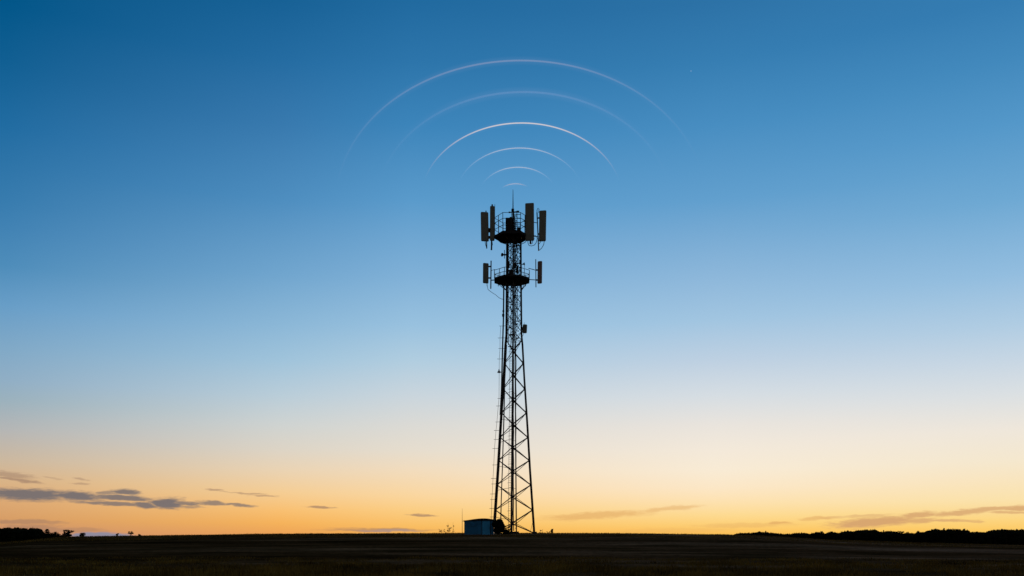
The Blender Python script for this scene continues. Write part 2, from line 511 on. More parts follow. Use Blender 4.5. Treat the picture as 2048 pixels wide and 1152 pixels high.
# ------------------------------------------------------------------ aerials
def panel_antenna(label, px0, px1, py0, py1, tilt, yaw, pole, bracket_rows, arms, Y, mat='radome', depth=0.32, whip=None, cables=()):
    s = Y / F
    cx = (px0 + px1) / 2; cy = (py0 + py1) / 2
    base = P(pole[0], pole[2], Y)
    t = thing('panel_antenna', label, 'antenna', base, 'panel aerials on the tower')
    rot = Matrix.Rotation(tilt, 3, 'Y') @ Matrix.Rotation(yaw, 3, 'Z')
    w = (px1 - px0) * s; h = (py1 - py0) * s
    w = max(0.3, (w * 1.1 - depth * abs(math.sin(yaw)) * .7) / abs(math.cos(yaw)))
    MB().box(P(cx, cy, Y), (w, depth, h), rot, bev=min(.09, depth * .3)).build('panel', M[mat], t)
    MB().tube([P(pole[0], pole[2], Y + .1), P(pole[0] + pole[3], pole[1], Y + .1)], pole[4], 8).build('mounting_pole', M['galv'], t, True)
    sg = 1 if pole[0] > cx else -1
    for r in bracket_rows:
        MB().box(P((pole[0] + cx) / 2 + sg * (px1 - px0) * .12, r, Y + .12), (abs(pole[0] - cx) * s, .16, .2), bev=.03).build('bracket', M['steel_dark'], t)
    for x0, y0, x1, y1, rr in arms:
        MB().tube([P(x0, y0, Y + .1), P(x1, y1, Y0)], rr, 6).build('support_arm', M['steel_dark'], t)
    for c in cables:
        MB().tube([P(x, y, Y - .05) for x, y in c], 0.045, 6).build('cable', M['rubber'], t, True)
    if whip:
        MB().tube([P(whip[0], whip[1], Y), P(whip[0], whip[2], Y)], .035, 5).build('whip_aerial', M['steel_dark'], t)
    return t
panel_antenna('wide grey panel aerial, outermost on the left side of the upper platform', 962.3, 976.6, 424.5, 482.5, R(-1.0), R(14), (973.5, 421.5, 497, -1.5, .085),
              (448, 460), [(973, 458, 992, 458, .05), (973, 474, 992, 474, .06)], Y0 - .3, cables=[[(970, 482), (971, 489), (973.5, 496)]])
panel_antenna('slim tall panel aerial with a whip, left edge of the upper platform cage', 980.2, 989, 412.5, 481.5, R(0.4), R(8), (983, 409, 500, 1.5, .12),
              (450, 462, 472), [(984, 448, 992, 446, .06), (982, 460, 976, 461, .34), (982, 474, 977, 475, .22), (984, 470, 992, 470, .06)], Y0 - .1, whip=(989.7, 470, 408.5), cables=[[(984, 481), (985, 489), (981.5, 499), (984, 500)]])
panel_antenna('tallest and widest panel aerial, hanging in front of the right side of the upper cage', 1051.2, 1067.4, 406.5, 481.5, R(-0.3), R(-8), (1061, 409, 488, 0, .14),
              (445, 470), [(1060, 446, 1046, 442, .06), (1060, 471, 1046, 471, .07)], Y0 - 1.0,
              cables=[[(1055.5, 478), (1056, 486), (1058, 491), (1063, 492), (1069, 490), (1073, 484), (1074.5, 476), (1071, 471), (1066, 471)],
                      [(1060, 481), (1061, 486), (1064, 488), (1066, 480), (1069, 477)]])
panel_antenna('panel aerial with looping cable, outermost on the right side of the upper platform', 1078.6, 1091.8, 421.3, 482.5, R(1.0), R(-14), (1077.3, 425, 501.5, -3.3, .085),
              (436, 468), [(1075, 446, 1048, 441, .05), (1075, 473, 1048, 473, .06)], Y0 - .3,
              cables=[[(1074, 430), (1074, 420), (1076, 416), (1078, 418), (1077.5, 426)], [(1088.5, 482), (1087.5, 489), (1083.5, 496), (1078, 501)], [(1080, 482), (1080.5, 485), (1078, 488)]])
m = panel_antenna('short grey panel aerial beside a pipe, left of the lower platform', 966.2, 976.8, 526.5, 566.5, R(0.5), R(16), (981.6, 521.5, 577.5, 0.6, .09),
              (533, 556), [(981.5, 541, 990, 539, .04), (981.5, 560.5, 990, 560, .08)], Y0 - .2,
              cables=[[(974, 566), (974.2, 572), (975, 573)]])
panel_antenna('short brownish panel aerial beside a thin pipe, right of the lower platform', 1075.3, 1084, 522.5, 567, R(0.6), R(-20), (1071.9, 518.5, 574.5, -.4, .065),
              (540, 560), [(1072, 540.5, 1057, 536.5, .05), (1072, 560, 1058, 559, .06)], Y0 - .2, mat='radome_brown',)

# small units
c = P(1008, 509, Y0)
t = thing('microwave_dish', 'small round dish on the left leg between the two platforms', 'dish', c)
MB().dish(P(1004.5, 509.5, Y0 - .1), (-1, -.5, 0), .27, .17).build('drum', M['steel_dark'], t, True)
MB().tube([P(1009, 500, Y0), P(1009, 517, Y0)], .05, 6).build('mounting_pole', M['steel_dark'], t)
MB().box(P(1010, 509.5, Y0), (.55, .12, .22), bev=.03).build('bracket', M['steel_dark'], t)
t = thing('horn_antenna', 'little flared horn above the rail right of the mast on the lower platform', 'antenna', P(1047, 533, Y0))
h = MB(); a = P(1044.6, 528.8, Y0); b = P(1049.5, 527.5, Y0)
h.tube([a, a.lerp(b, .5), b], [.06, .12, .24], 4); h.build('horn', M['steel_dark'], t)
MB().tube([P(1042, 529, Y0), a], .04, 5).build('bracket', M['steel_dark'], t)
MB().tube([P(1049, 530, Y0), P(1049, 536, Y0)], .03, 5).build('mounting_pole', M['steel_dark'], t)
t = thing('radio_unit', 'finned dark box mounted on the right leg halfway up the tower', 'radio box', P(1049.5, 666, Y0))
b = MB(); b.box(P(1049.6, 657.6, Y0 - .1), (.68, .45, 1.3), Matrix.Rotation(R(3), 3, 'Y'), bev=.12)
for i in range(5): b.box(P(1046.6 + i * 1.5, 657.6, Y0 - .36), (.03, .09, 1.0))
b.build('housing', M['radome'], t)
MB().box(P(1045.2, 657.6, Y0), (.35, .1, .5)).build('bracket', M['steel_dark'], t)
MB().tube([P(1048.5, 648, Y0), P(1048.5, 645, Y0)], .03, 5).build('connector', M['steel_dark'], t)
MB().tube([P(1047, 666, Y0), P(1046, 671, Y0), P(1044, 674, Y0)], .035, 5).build('cable', M['rubber'], t, True)
t = thing('junction_unit', 'pair of small dark boxes on the outer left cable run below the lower platform', 'junction box', P(1006, 634, Y0))
MB().box(P(1006.8, 622.5, Y0), (.3, .3, .3), bev=.05).build('upper_box', M['steel_dark'], t)
MB().box(P(1006.5, 630.5, Y0), (.36, .34, .5), bev=.1).build('lower_box', M['steel_dark'], t)
t = thing('obstruction_light', 'small warning lamp on a bracket sticking out left of the tower', 'lamp', P(998, 745, Y0))
MB().tube([P(1004, 744, Y0), P(995, 744.5, Y0)], .055, 6).build('bracket', M['steel_dark'], t)
MB().tube([P(998, 745.5, Y0), P(998, 743, Y0), P(998, 742, Y0)], [.26, .22, .1], 8).build('base', M['steel_dark'], t)
MB().tube([P(998, 742, Y0), P(998, 740, Y0), P(998, 738.3, Y0)], [.09, .11, .04], 8).build('lens', M['lamp_glass'], t, True)

# ------------------------------------------------------------------ glowing arcs over the mast
def glow_mat(name, peak, core, edge, fall, spread, shift, power):
    m = bpy.data.materials.new(name); m.use_nodes = True
    nt = m.node_tree; nt.nodes.clear(); L = nt.links; N = nt.nodes.new
    out = N('ShaderNodeOutputMaterial'); mix = N('ShaderNodeMixShader'); tr = N('ShaderNodeBsdfTransparent'); em = N('ShaderNodeEmission')
    at = N('ShaderNodeAttribute'); at.attribute_name = 'along'
    # fade along the arc: 0 left end, 1 right end
    sb = N('ShaderNodeMath'); sb.operation = 'SUBTRACT'; L.new(at.outputs['Fac'], sb.inputs[0]); sb.inputs[1].default_value = 0.5 + shift
    ab = N('ShaderNodeMath'); ab.operation = 'ABSOLUTE'; L.new(sb.outputs[0], ab.inputs[0])
    mr = N('ShaderNodeMapRange'); mr.interpolation_type = 'SMOOTHSTEP'; L.new(ab.outputs[0], mr.inputs['Value'])
    mr.inputs['From Min'].default_value = spread; mr.inputs['From Max'].default_value = fall; mr.inputs['To Min'].default_value = 1; mr.inputs['To Max'].default_value = 0
    lw = N('ShaderNodeLayerWeight'); lw.inputs['Blend'].default_value = 0.5
    inv = N('ShaderNodeMath'); inv.operation = 'SUBTRACT'; inv.inputs[0].default_value = 1; L.new(lw.outputs['Facing'], inv.inputs[1])
    pw = N('ShaderNodeMath'); pw.operation = 'POWER'; L.new(inv.outputs[0], pw.inputs[0]); pw.inputs[1].default_value = power
    mu = N('ShaderNodeMath'); mu.operation = 'MULTIPLY'; L.new(mr.outputs[0], mu.inputs[0]); L.new(pw.outputs[0], mu.inputs[1])
    mu2 = N('ShaderNodeMath'); mu2.operation = 'MULTIPLY'; L.new(mu.outputs[0], mu2.inputs[0]); mu2.inputs[1].default_value = peak
    cm = N('ShaderNodeMix'); cm.data_type = 'RGBA'; L.new(mr.outputs[0], cm.inputs['Factor']); cm.inputs['A'].default_value = (*edge, 1); cm.inputs['B'].default_value = (*core, 1)
    L.new(cm.outputs['Result'], em.inputs['Color']); em.inputs['Strength'].default_value = 1.0
    L.new(mu2.outputs[0], mix.inputs['Fac']); L.new(tr.outputs[0], mix.inputs[1]); L.new(em.outputs[0], mix.inputs[2])
    L.new(mix.outputs[0], out.inputs['Surface'])
    return m
def arc_tube(name, cx, cy, a, b, r, mat, parent, off=0.0, ext=0.985):
    n = 120; m = MB(); pts = []
    lim = math.asin(ext)
    for i in range(n + 1):
        t = -lim + 2 * lim * i / n
        pts.append(P(cx + a * math.sin(t), cy - b * math.cos(t), Y0 + off))
    m.tube(pts, r, 16, cap=False)
    o = m.build(name, mat, parent, True)
    at = o.data.attributes.new('along', 'FLOAT', 'POINT')
    vals = []
    for i in range(n + 1): vals += [i / n] * 16
    at.data.foreach_set('value', vals)
    return o
WW = (0.86, 0.80, 0.78); PK = (0.85, 0.62, 0.52); BL = (0.42, 0.58, 0.85)
arcs = [
    ('smallest glowing arc, just above the tip of the rod', 1031.5, 400.5, 42, 33, .08, .18, PK, PK, .26, .05, -.02),
    ('second glowing arc above the rod tip, thin and pale', 1036, 396.5, 80, 62, .085, .20, WW, BL, .44, .04, -.01),
    ('third glowing arc above the rod tip, evenly pale', 1039.5, 395, 128, 99, .09, .22, WW, BL, .47, .04, -.01),
    ('brightest glowing arc, fourth above the rod tip', 1043.5, 402, 202, 156, .11, .38, (1.0, 0.84, 0.72), (0.80, .62, .62), .48, .05, 0),
    ('faint broad glowing arc, second from the outside', 1048, 411, 295, 227, .18, .062, (0.45, 0.55, 0.85), BL, .52, .0, 0),
    ('outermost and widest glowing arc, faint with a pinkish stretch', 1042, 406, 370, 285, .15, .085, (0.80, 0.68, 0.75), BL, .56, .0, -.03),
]
for lab, cx, cy, a, b, r, peak, core, edge, fall, spread, shift in arcs:
    bright = peak > .9
    t = thing('glowing_arc', lab, 'light arc', P(cx, cy - b, Y0), 'concentric glowing arcs above the tower')
    arc_tube('light_line', cx, cy, a, b, r, glow_mat('arc_light', peak, core, edge, fall, spread, shift, 1.6), t)
    arc_tube('halo', cx, cy, a, b, r * 4.5, glow_mat('arc_halo', .17 if bright else .02, (0.66, .54, .56) if bright else (.5, .6, .85), (.40, .5, .8), fall * .9, 0, shift, 2.6), t)

# ------------------------------------------------------------------ cabin
YS = 122.0
k = YS / F
x0 = (928.5 - 1024) * k; x1 = (987 - 1024) * k
zb = ground((x0 + x1) / 2, YS) - .1
ztl = EYE + (PYE - 1041.5) * k; ztr = EYE + (PYE - 1039.5) * k
dep = 3.2
cab = thing('equipment_cabin', 'low blue-grey equipment cabin with a lighter blue door at the foot of the tower', 'cabin', ((x0 + x1) / 2, YS + dep / 2, zb))
m = MB()
m.v = [Vector(p) for p in ((x0, YS, zb), (x1, YS, zb), (x1, YS + dep, zb), (x0, YS + dep, zb), (x0, YS, ztl), (x1, YS, ztl), (x1, YS + dep, ztl), (x0, YS + dep, ztl))]
m.f = [(0, 1, 5, 4), (1, 2, 6, 5), (2, 3, 7, 6), (3, 0, 4, 7)]
for i in range(1, 9):   # panel battens
    xx = x0 + (x1 - x0) * i / 9
    if (964 - 1024) * k - .05 < xx < (980.5 - 1024) * k + .05: continue
    m.box((xx, YS - .012, (zb + ztl) / 2), (.05, .03, ztl - zb - .02))
m.build('wall', M['shed_wall'], cab)
# low curved roof
r = MB(); n = 10; base = 0
for j, yy in enumerate((YS - .12, YS + dep + .12)):
    for i in range(n + 1):
        a = i / n; x = x0 - .12 + (x1 - x0 + .24) * a
        z = ztl + .30 * math.sin(math.pi * (a ** 1.25) * .86) * (1 - .0 * a)
        r.v += [Vector((x, yy, z - .10 if i in (0, n) else ztl - .02)), Vector((x, yy, z + .03))]
m2 = 2 * (n + 1)
for i in range(n):
    a = 2 * i
    r.f += [(a, a + 2, a + 3, a + 1), (m2 + a, m2 + a + 1, m2 + a + 3, m2 + a + 2), (a + 1, a + 3, m2 + a + 3, m2 + a + 1), (a, m2 + a, m2 + a + 2, a + 2)]
r.f += [(0, 1, m2 + 1, m2), (2 * n, m2 + 2 * n, m2 + 2 * n + 1, 2 * n + 1)]
r.build('roof', M['shed_roof'], cab)
dx0 = (964.5 - 1024) * k; dx1 = (980 - 1024) * k
d = MB().box(((dx0 + dx1) / 2, YS - .035, zb + 1.08), (dx1 - dx0, .06, 1.98), bev=.01).build('door', M['shed_door'], cab)
MB().box((dx1 - .12, YS - .10, zb + 1.0), (.04, .06, .16)).build('handle', M['steel_dark'], d)
m = MB(); w = dx1 - dx0
for xx in (dx0 - .04, dx1 + .04): m.box((xx, YS - .03, zb + 1.08), (.07, .08, 2.05))
m.box(((dx0 + dx1) / 2, YS - .03, zb + 2.14), (w + .16, .085, .07))
m.build('door_frame', M['shed_roof'], d)
m = MB().box(((x0 + dx0) / 2, YS - .05, zb + 1.45), (.7, .06, .4), bev=.01)
for i in range(4): m.box(((x0 + dx0) / 2, YS - .09, zb + 1.32 + i * .09), (.62, .03, .03))
m.build('vent_grille', M['shed_wall'], cab)
# thin aerial pole next to the cabin
yp = YS - .2
t = thing('aerial_pole', 'very thin upright pole at the left corner of the cabin', 'pole', ((924.6 - 1024) * k, yp, zb))
MB().tube([((924.6 - 1024) * k, yp, zb - .1), ((924.6 - 1024) * k, yp, EYE + (PYE - 1042) * k), ((924.6 - 1024) * k, yp, EYE + (PYE - 1017) * k)], [.035, .03, .012], 5).build('mast', M['steel_dark'], t)
MB().tube([P(924.6, 1042.2, yp), P(929, 1042.2, yp)], .022, 5).build('bracket', M['steel_dark'], t)

# ------------------------------------------------------------------ vegetation
def leaf_cloud(mb, c, rad, n, size, rnd, squash=1.0, shell=0.45):
    for _ in range(n):
        while True:
            q = Vector((rnd.uniform(-1, 1), rnd.uniform(-1, 1), rnd.uniform(-1, 1)))
            if shell < q.length <= 1 or (q.length <= 1 and rnd.random() < .5): break
        p = c + Vector((q.x * rad, q.y * rad, q.z * rad * squash))
        s = size * rnd.uniform(.6, 1.6)
        a = Vector((rnd.gauss(0, 1), rnd.gauss(0, 1), rnd.gauss(0, 1))).normalized()
        b = a.cross(Vector((rnd.gauss(0, 1), rnd.gauss(0, 1), rnd.gauss(0, 1)))).normalized()
        i = len(mb.v)
        mb.v += [p - a * s, p + b * s * .5, p + a * s, p - b * s * .55 + a * .2 * s]
        mb.f.append((i, i + 1, i + 2, i + 3))
def tree_proto(kind, seed):
    """returns crown mesh, trunk mesh for a tree about 1 unit tall (scaled on placing), base at 0"""
    rnd = random.Random(seed); cr = MB(); tk = MB()
    if kind == 'round':
        tk.tube([(0, 0, -.06), (.01, 0, .25), (0, .01, .6)], [.035, .026, .012], 6)
        for i in range(9):
            a = rnd.uniform(0, 6.28); rr = rnd.uniform(.08, .28)
            c = Vector((math.cos(a) * rr, math.sin(a) * rr, rnd.uniform(.38, .82)))
            tk.tube([(0, 0, .3 + .1 * rnd.random()), tuple(c)], [.014, .005], 4)
            leaf_cloud(cr, c, rnd.uniform(.12, .2), 85, .042, rnd, .8)
    elif kind == 'pointed':
        tk.tube([(0, 0, -.06), (0, 0, .5), (.005, 0, .95)], [.03, .018, .004], 6)
        for i in range(12):
            z = .14 + .8 * i / 11
            rr = .24 * (1 - i / 12.5) + .03
            for j in range(3):
                a = rnd.uniform(0, 6.28)
                c = Vector((math.cos(a) * rr * .55, math.sin(a) * rr * .55, z + rnd.uniform(-.02, .02)))
                leaf_cloud(cr, c, rr * .6, 26, .034, rnd, .45)
    elif kind == 'umbrella':
        tk.tube([(0, 0, -.06), (.03, 0, .35), (-.01, 0, .8)], [.03, .022, .012], 6)
        for i in range(7):
            a = rnd.uniform(0, 6.28); rr = rnd.uniform(.05, .3)
            c = Vector((math.cos(a) * rr, math.sin(a) * rr, rnd.uniform(.72, .9)))
            tk.tube([(0, 0, .5), tuple(c)], [.013, .004], 4)
            leaf_cloud(cr, c, rnd.uniform(.1, .16), 60, .036, rnd, .6)
        leaf_cloud(cr, Vector((-.1, 0, .5)), .09, 35, .03, rnd)
    elif kind == 'ragged':
        tk.tube([(0, 0, -.06), (.02, 0, .4), (0, 0, .9)], [.03, .02, .006], 6)
        for i in range(11):
            z = rnd.uniform(.22, .95); a = rnd.uniform(0, 6.28); rr = rnd.uniform(.05, .26) * (1.15 - z * .7)
            c = Vector((math.cos(a) * rr, math.sin(a) * rr, z))
            tk.tube([(0, 0, z - .12), tuple(c)], [.01, .004], 4)
            leaf_cloud(cr, c, rnd.uniform(.08, .16), 70, .038, rnd, .7)
    return cr, tk
protos = {}
def tree_at(name, kind, label, cat, px, top, base_row, Y, width=1.0, seed=1, group=None, rz=None):
    top = top - (1.6 if kind == 'round' else 2.9)
    x = (px - 1024) / F * Y
    z0 = min(ground(x, Y), 99)
    ztop = EYE + (PYE - top) / F * Y
    hh = ztop - z0
    if base_row is not None:
        z0b = EYE + (PYE - base_row) / F * Y
    s = hh / 0.97
    t = thing(name, label, cat, (x, Y, z0), group)
    key = (kind, seed)
    if key not in protos:
        cr, tk = tree_proto(kind, seed)
        mes = []
        for nm, mb, mt in (('crown', cr, M['leaf']), ('trunk', tk, M['bark'])):
            me = bpy.data.meshes.new(nm); me.from_pydata([tuple(v) for v in mb.v], [], mb.f); me.update(); me.materials.append(mt)
            mes.append((nm, me))
        protos[key] = mes
    for nm, me in protos[key]:
        o = bpy.data.objects.new(nm, me); COL.objects.link(o); o.parent = t
        o.scale = (s * width, s * width, s)
        o.rotation_euler = (0, 0, rz if rz is not None else (px * 1.37) % 6.28)
    return t
YT = 430.0
G = 'scattered trees along the far edge of the field'
tree_at('tree', 'pointed', 'dark pointed tree just right of the left wood', 'tree', 94, 1061, None, YT, 1.6, 11, G)
tree_at('tree', 'round', 'low rounded tree between the pointed tree and the tall ragged pair at left', 'tree', 108, 1064.8, None, YT, 1.5, 12, G)
tree_at('tree', 'pointed', 'narrow tree standing close on the left of the tall ragged tree', 'tree', 128.5, 1063, None, YT - 10, 1.1, 13, G)
tree_at('tree', 'ragged', 'tallest ragged tree of the left field edge', 'tree', 136.5, 1060, None, YT - 10, 1.45, 14, G)
tree_at('tree', 'round', 'lone round tree at the left end of the pale blue strip on the horizon', 'tree', 164.5, 1064.5, None, YT + 20, .8, 15, G)
tree_at('tree', 'umbrella', 'tiny faint tree in front of the pale blue strip on the horizon', 'tree', 235, 1068.6, None, YT + 60, .5, 16, G)
tree_at('tree', 'umbrella', 'lone leaning tree at the right end of the pale blue strip on the horizon', 'tree', 262, 1065.6, None, YT + 30, .9, 17, G)
tree_at('shrub', 'round', 'tiny shrub on the skyline right of the lone leaning tree', 'shrub', 279, 1069, None, YT - 70, .7, 12, G)
right = [
    (1484, 1066.2, 'round', 'tiny rounded tree, leftmost of the trees on the right skyline'),
    (1517, 1063.8, 'round', 'dark rounded tree, tallest of the small clump left on the right skyline'),
    (1531, 1065.0, 'pointed', 'small pointed tree just right of the tallest in the small skyline clump'),
    (1544, 1067.0, 'round', 'low tree ending the small skyline clump on its right'),
    (1607, 1068.2, 'round', 'low shrubby tree beginning the continuous right wood on its left'),
    (1633, 1066.5, 'ragged', 'small ragged tree over the thin left end of the right wood'),
    (1643, 1066.8, 'ragged', 'ragged tree directly right of a like one over the thin end of the right wood'),
    (1695, 1063.6, 'ragged', 'ragged tree over the hump where the right wood first rises'),
    (1723, 1061.8, 'round', 'rounded treetop on the first high hump of the right wood'),
    (1744, 1062.0, 'round', 'rounded treetop right beside the middle of the first high hump'),
    (1768, 1064.0, 'pointed', 'small pointed treetop on the right slope of the first high hump'),
    (1801, 1064.8, 'umbrella', 'lone flat topped tree in the dip of the right wood'),
    (1812, 1067.0, 'ragged', 'small ragged tree right of the flat topped one in the dip'),
    (1824, 1067.2, 'round', 'low round treetop in the middle of the dip of the right wood'),
    (1836, 1066.4, 'ragged', 'thin ragged tree at the right end of the dip'),
    (1852, 1063.8, 'round', 'treetop where the right wood climbs again after the dip'),
    (1865, 1060.8, 'round', 'broad dark treetop on the second high hump'),
    (1878, 1061.2, 'round', 'rounded treetop directly right of the broadest on the second hump'),
    (1888, 1059.6, 'pointed', 'slim spire-like tree poking above the second hump'),
    (1911, 1060.4, 'umbrella', 'flat topped tree on the right half of the second hump'),
    (1918, 1061.0, 'umbrella', 'smaller flat topped tree close to the right of the taller one'),
    (1928, 1060.2, 'pointed', 'pointed tree ending the second hump on its right'),
    (1944, 1065.4, 'round', 'round bushy tree in the notch after the second hump'),
    (1955, 1064.8, 'round', 'round bushy tree right of its twin in the notch'),
    (1990, 1061.8, 'round', 'wide smooth treetop on the rightmost hump of the wood'),
    (2012, 1061.0, 'umbrella', 'flat treetop in the middle of the rightmost hump'),
    (2038, 1061.4, 'round', 'round treetop next to the right edge of the picture'),
]
for i, (px, top, kd, lab) in enumerate(right):
    wd = {'round': 1.1, 'pointed': .8, 'umbrella': .75, 'ragged': .8}[kd]
    tree_at('tree', kd, lab, 'tree', px, top, None, YT - 14 + (i * 37 % 5) * 3, wd, 20 + i % 4, 'trees rising above the right wood')

def wood(name, label, prof, Y, depth, seed, dens):
    rnd = random.Random(seed); m = MB()
    pxs = [a for a, b in prof]; tops = [b for a, b in prof]
    u0, u1 = pxs[0], pxs[-1]
    n = int((u1 - u0) * dens * 1.1)
    crowns = []
    for _ in range(n):
        px = rnd.uniform(u0, u1); y = Y + rnd.random() * depth
        x = (px - 1024) / F * y
        top = float(np.interp(px, pxs, tops)) + rnd.random() ** 1.4 * 5.5 - 1.1
        g = ground(x, y); zt = EYE + (PYE - top) / F * y
        hh = zt - g
        if hh < 1: continue
        r = min(2.1, hh * .32) * rnd.uniform(.6, 1.1)
        for c in range(3):
            cz = zt - r * (.7 + c * 1.1) if c else zt - r * .75
            if cz < g: break
            leaf_cloud(m, Vector((x + rnd.uniform(-.6, .6), y + rnd.uniform(-.6, .6), cz)), r * (1 + .12 * c), 34, .62, rnd, .8)
        m.tube([(x, y, g - .3), (x, y, zt - r)], .12, 4)
    o = m.build(name, M['leaf'], None)
    tag(o, label, 'wood', kind='stuff')
    return o
wood('far_wood', 'dense black wood closing the field at the far left', [(-260, 1054), (-120, 1056), (0, 1058), (7, 1060), (15, 1055.6), (24, 1060), (35, 1055.6), (42, 1060), (47, 1057.4), (56, 1060.5), (65, 1056.6), (76, 1059), (82, 1064), (88, 1070), (100, 1070), (118, 1072), (126, 1074)], YT - 6, 45, 31, 3.2)
wood('far_wood', 'long dark wood along the far right edge of the field', [(1472, 1069), (1485, 1067.4), (1500, 1068.2), (1517, 1065.6), (1545, 1067.6), (1575, 1069.5), (1605, 1067.5), (1622, 1069.5), (1635, 1065.5), (1650, 1068.5), (1665, 1065), (1680, 1067.6), (1692, 1062.6), (1708, 1064.6), (1722, 1060.8), (1748, 1061), (1765, 1065.6), (1778, 1063.4), (1790, 1065), (1800, 1069.6), (1815, 1067), (1825, 1069), (1836, 1066), (1848, 1066.5), (1858, 1061.8), (1872, 1059.4), (1884, 1062.8), (1900, 1059.6), (1915, 1062.6), (1932, 1062), (1938, 1068), (1946, 1065.4), (1960, 1066), (1975, 1065.5), (1985, 1061.5), (2000, 1060.4), (2025, 1061.4), (2048, 1060.6), (2150, 1058), (2330, 1057)], YT - 4, 45, 32, 2.6)

# bush at the right end of the cabin
def bush(label, px, row0, Y, wpx, hpx, seed, leafsize=.11, n=1300):
    rnd = random.Random(seed); x = (px - 1024) / F * Y; g = ground(x, Y); s = Y / F
    t = thing('bush', label, 'bush', (x, Y, g))
    m = MB(); tk = MB()
    for i in range(9):
        a = rnd.uniform(0, 6.28); q = rnd.uniform(0, .55)
        c = Vector((x + math.cos(a) * q * wpx * s * .6, Y + math.sin(a) * q * 1.2, g + hpx * s * rnd.uniform(.25, .78)))
        tk.tube([(x, Y, g - .05), tuple(c)], [.035, .01], 4)
        leaf_cloud(m, c, wpx * s * .27, n // 9, leafsize, rnd, 1.0)
    m.build('foliage', M['leaf'], t); tk.build('stem', M['bark'], t)
bush('dense dark bush hiding the right end of the cabin', 998, 1070, 121.3, 30, 33, 41, .13, 3400)
bush('low scrub between the cabin bush and the near tower leg', 1014, 1070, 124, 22, 9, 42, .09, 700)

def sapling(name, label, px, top, Y, n, seed, spread, leaves=0.06, cat='shrub', leafn=5):
    rnd = random.Random(seed); x = (px - 1024) / F * Y; g = ground(x, Y); zt = EYE + (PYE - top) / F * Y; h = zt - g
    t = thing(name, label, cat, (x, Y, g))
    st = MB(); lf = MB()
    st.tube([(x, Y, g - .05), (x + rnd.uniform(-.03, .03), Y, g + h * .5), (x, Y, zt)], [.035, .022, .006], 5)
    for i in range(n):
        z = g + h * rnd.uniform(.05, .75) ; a = rnd.uniform(0, 6.28); l = spread * rnd.uniform(.4, 1)
        q = Vector((x + math.cos(a) * l, Y + math.sin(a) * l * .5, z + l * rnd.uniform(.2, .9)))
        st.tube([(x, Y, z), tuple(q)], [.014, .005], 4)
        for j in range(leafn):
            leaf_cloud(lf, Vector((x, Y, z)).lerp(q, rnd.uniform(.4, 1)), .08, 3, leaves, rnd)
    st.build('stem', M['dry'], t)
    if lf.v: lf.build('foliage', M['leaf'], t)
sapling('sapling', 'bare thin sapling with a leafy foot, left of the cabin', 896, 1045.5, 132, 9, 51, .75)
sapling('sapling', 'shorter bare sapling close to the left side of the aerial pole', 906, 1043.5, 134, 5, 52, .4, .04, leafn=2)
sapling('weed', 'low dry weed, leftmost of the growth by the cabin', 883, 1061, 132, 6, 53, .6, .05, 'weed')
sapling('weed', 'small dry weed right of the tower foot', 1081.5, 1060, 133, 6, 54, .35, .05, 'weed')
sapling('weed', 'upright dark weed stump, farthest right of the tower foot', 1104, 1057.5, 133, 16, 55, .16, .09, 'weed', 9)
sapling('weed', 'faint dry weed just left of the upright dark stump', 1097, 1064, 133, 6, 57, .4, .04, 'weed')
sapling('weed', 'ragged weed between the cabin bush and the near tower leg', 1012, 1047, 127, 12, 56, .9, .07, 'weed')
t = thing('marker_post', 'little post with a round plate between the near and right tower legs', 'post', P(1032.3, 1068, 132))
zg = ground((1032.3 - 1024) / F * 132, 132)
MB().tube([((1032.3 - 1024) / F * 132, 132, zg - .1), tuple(P(1032.3, 1057, 132))], .03, 5).build('post', M['steel_dark'], t)
MB().dish(P(1032.3, 1056.6, 132 - .05), (0, -1, 0), .13, .03).build('plate', M['steel_dark'], t)

# ------------------------------------------------------------------ sun and sky
SUN_AZ = R(12); SUN_EL = R(0.8)
sd = bpy.data.lights.new('sun', 'SUN'); sd.energy = 0.5; sd.angle = R(0.5); sd.color = (1.0, 0.55, 0.25)
so = bpy.data.objects.new('sun', sd); COL.objects.link(so)
dirv = Vector((math.sin(SUN_AZ) * math.cos(SUN_EL), math.cos(SUN_AZ) * math.cos(SUN_EL), math.sin(SUN_EL)))
so.rotation_euler = dirv.to_track_quat('Z', 'Y').to_euler()
so.location = (0, 0, 80)

def lin(c):
    return tuple(((v / 255) / 12.92 if v / 255 <= .04045 else ((v / 255 + .055) / 1.055) ** 2.4) for v in c)
world = bpy.data.worlds.new('World'); scene.world = world; world.use_nodes = True
nt = world.node_tree; nt.nodes.clear(); L = nt.links; N = nt.nodes.new
out = N('ShaderNodeOutputWorld'); bg = N('ShaderNodeBackground'); L.new(bg.outputs[0], out.inputs['Surface'])
tc = N('ShaderNodeTexCoord')
sep = N('ShaderNodeSeparateXYZ'); L.new(tc.outputs['Generated'], sep.inputs[0])
def math_(op, a, b=None, c=None, clamp=False):
    n = N('ShaderNodeMath'); n.operation = op; n.use_clamp = clamp
    for i, v in enumerate((a, b, c)):
        if v is None: continue
        if isinstance(v, (int, float)): n.inputs[i].default_value = v
        else: L.new(v, n.inputs[i])
    return n.outputs[0]
az = math_('ARCTAN2', sep.outputs['X'], sep.outputs['Y'])
el = math_('ARCSINE', sep.outputs['Z'])
def el_of(py, px=1024): return math.atan2((PYE - py), math.hypot(F, px - 1024))
def az_of(px): return math.atan2(px - 1024, F)
TOP = R(40)
elf = math_('DIVIDE', el, TOP, clamp=True)
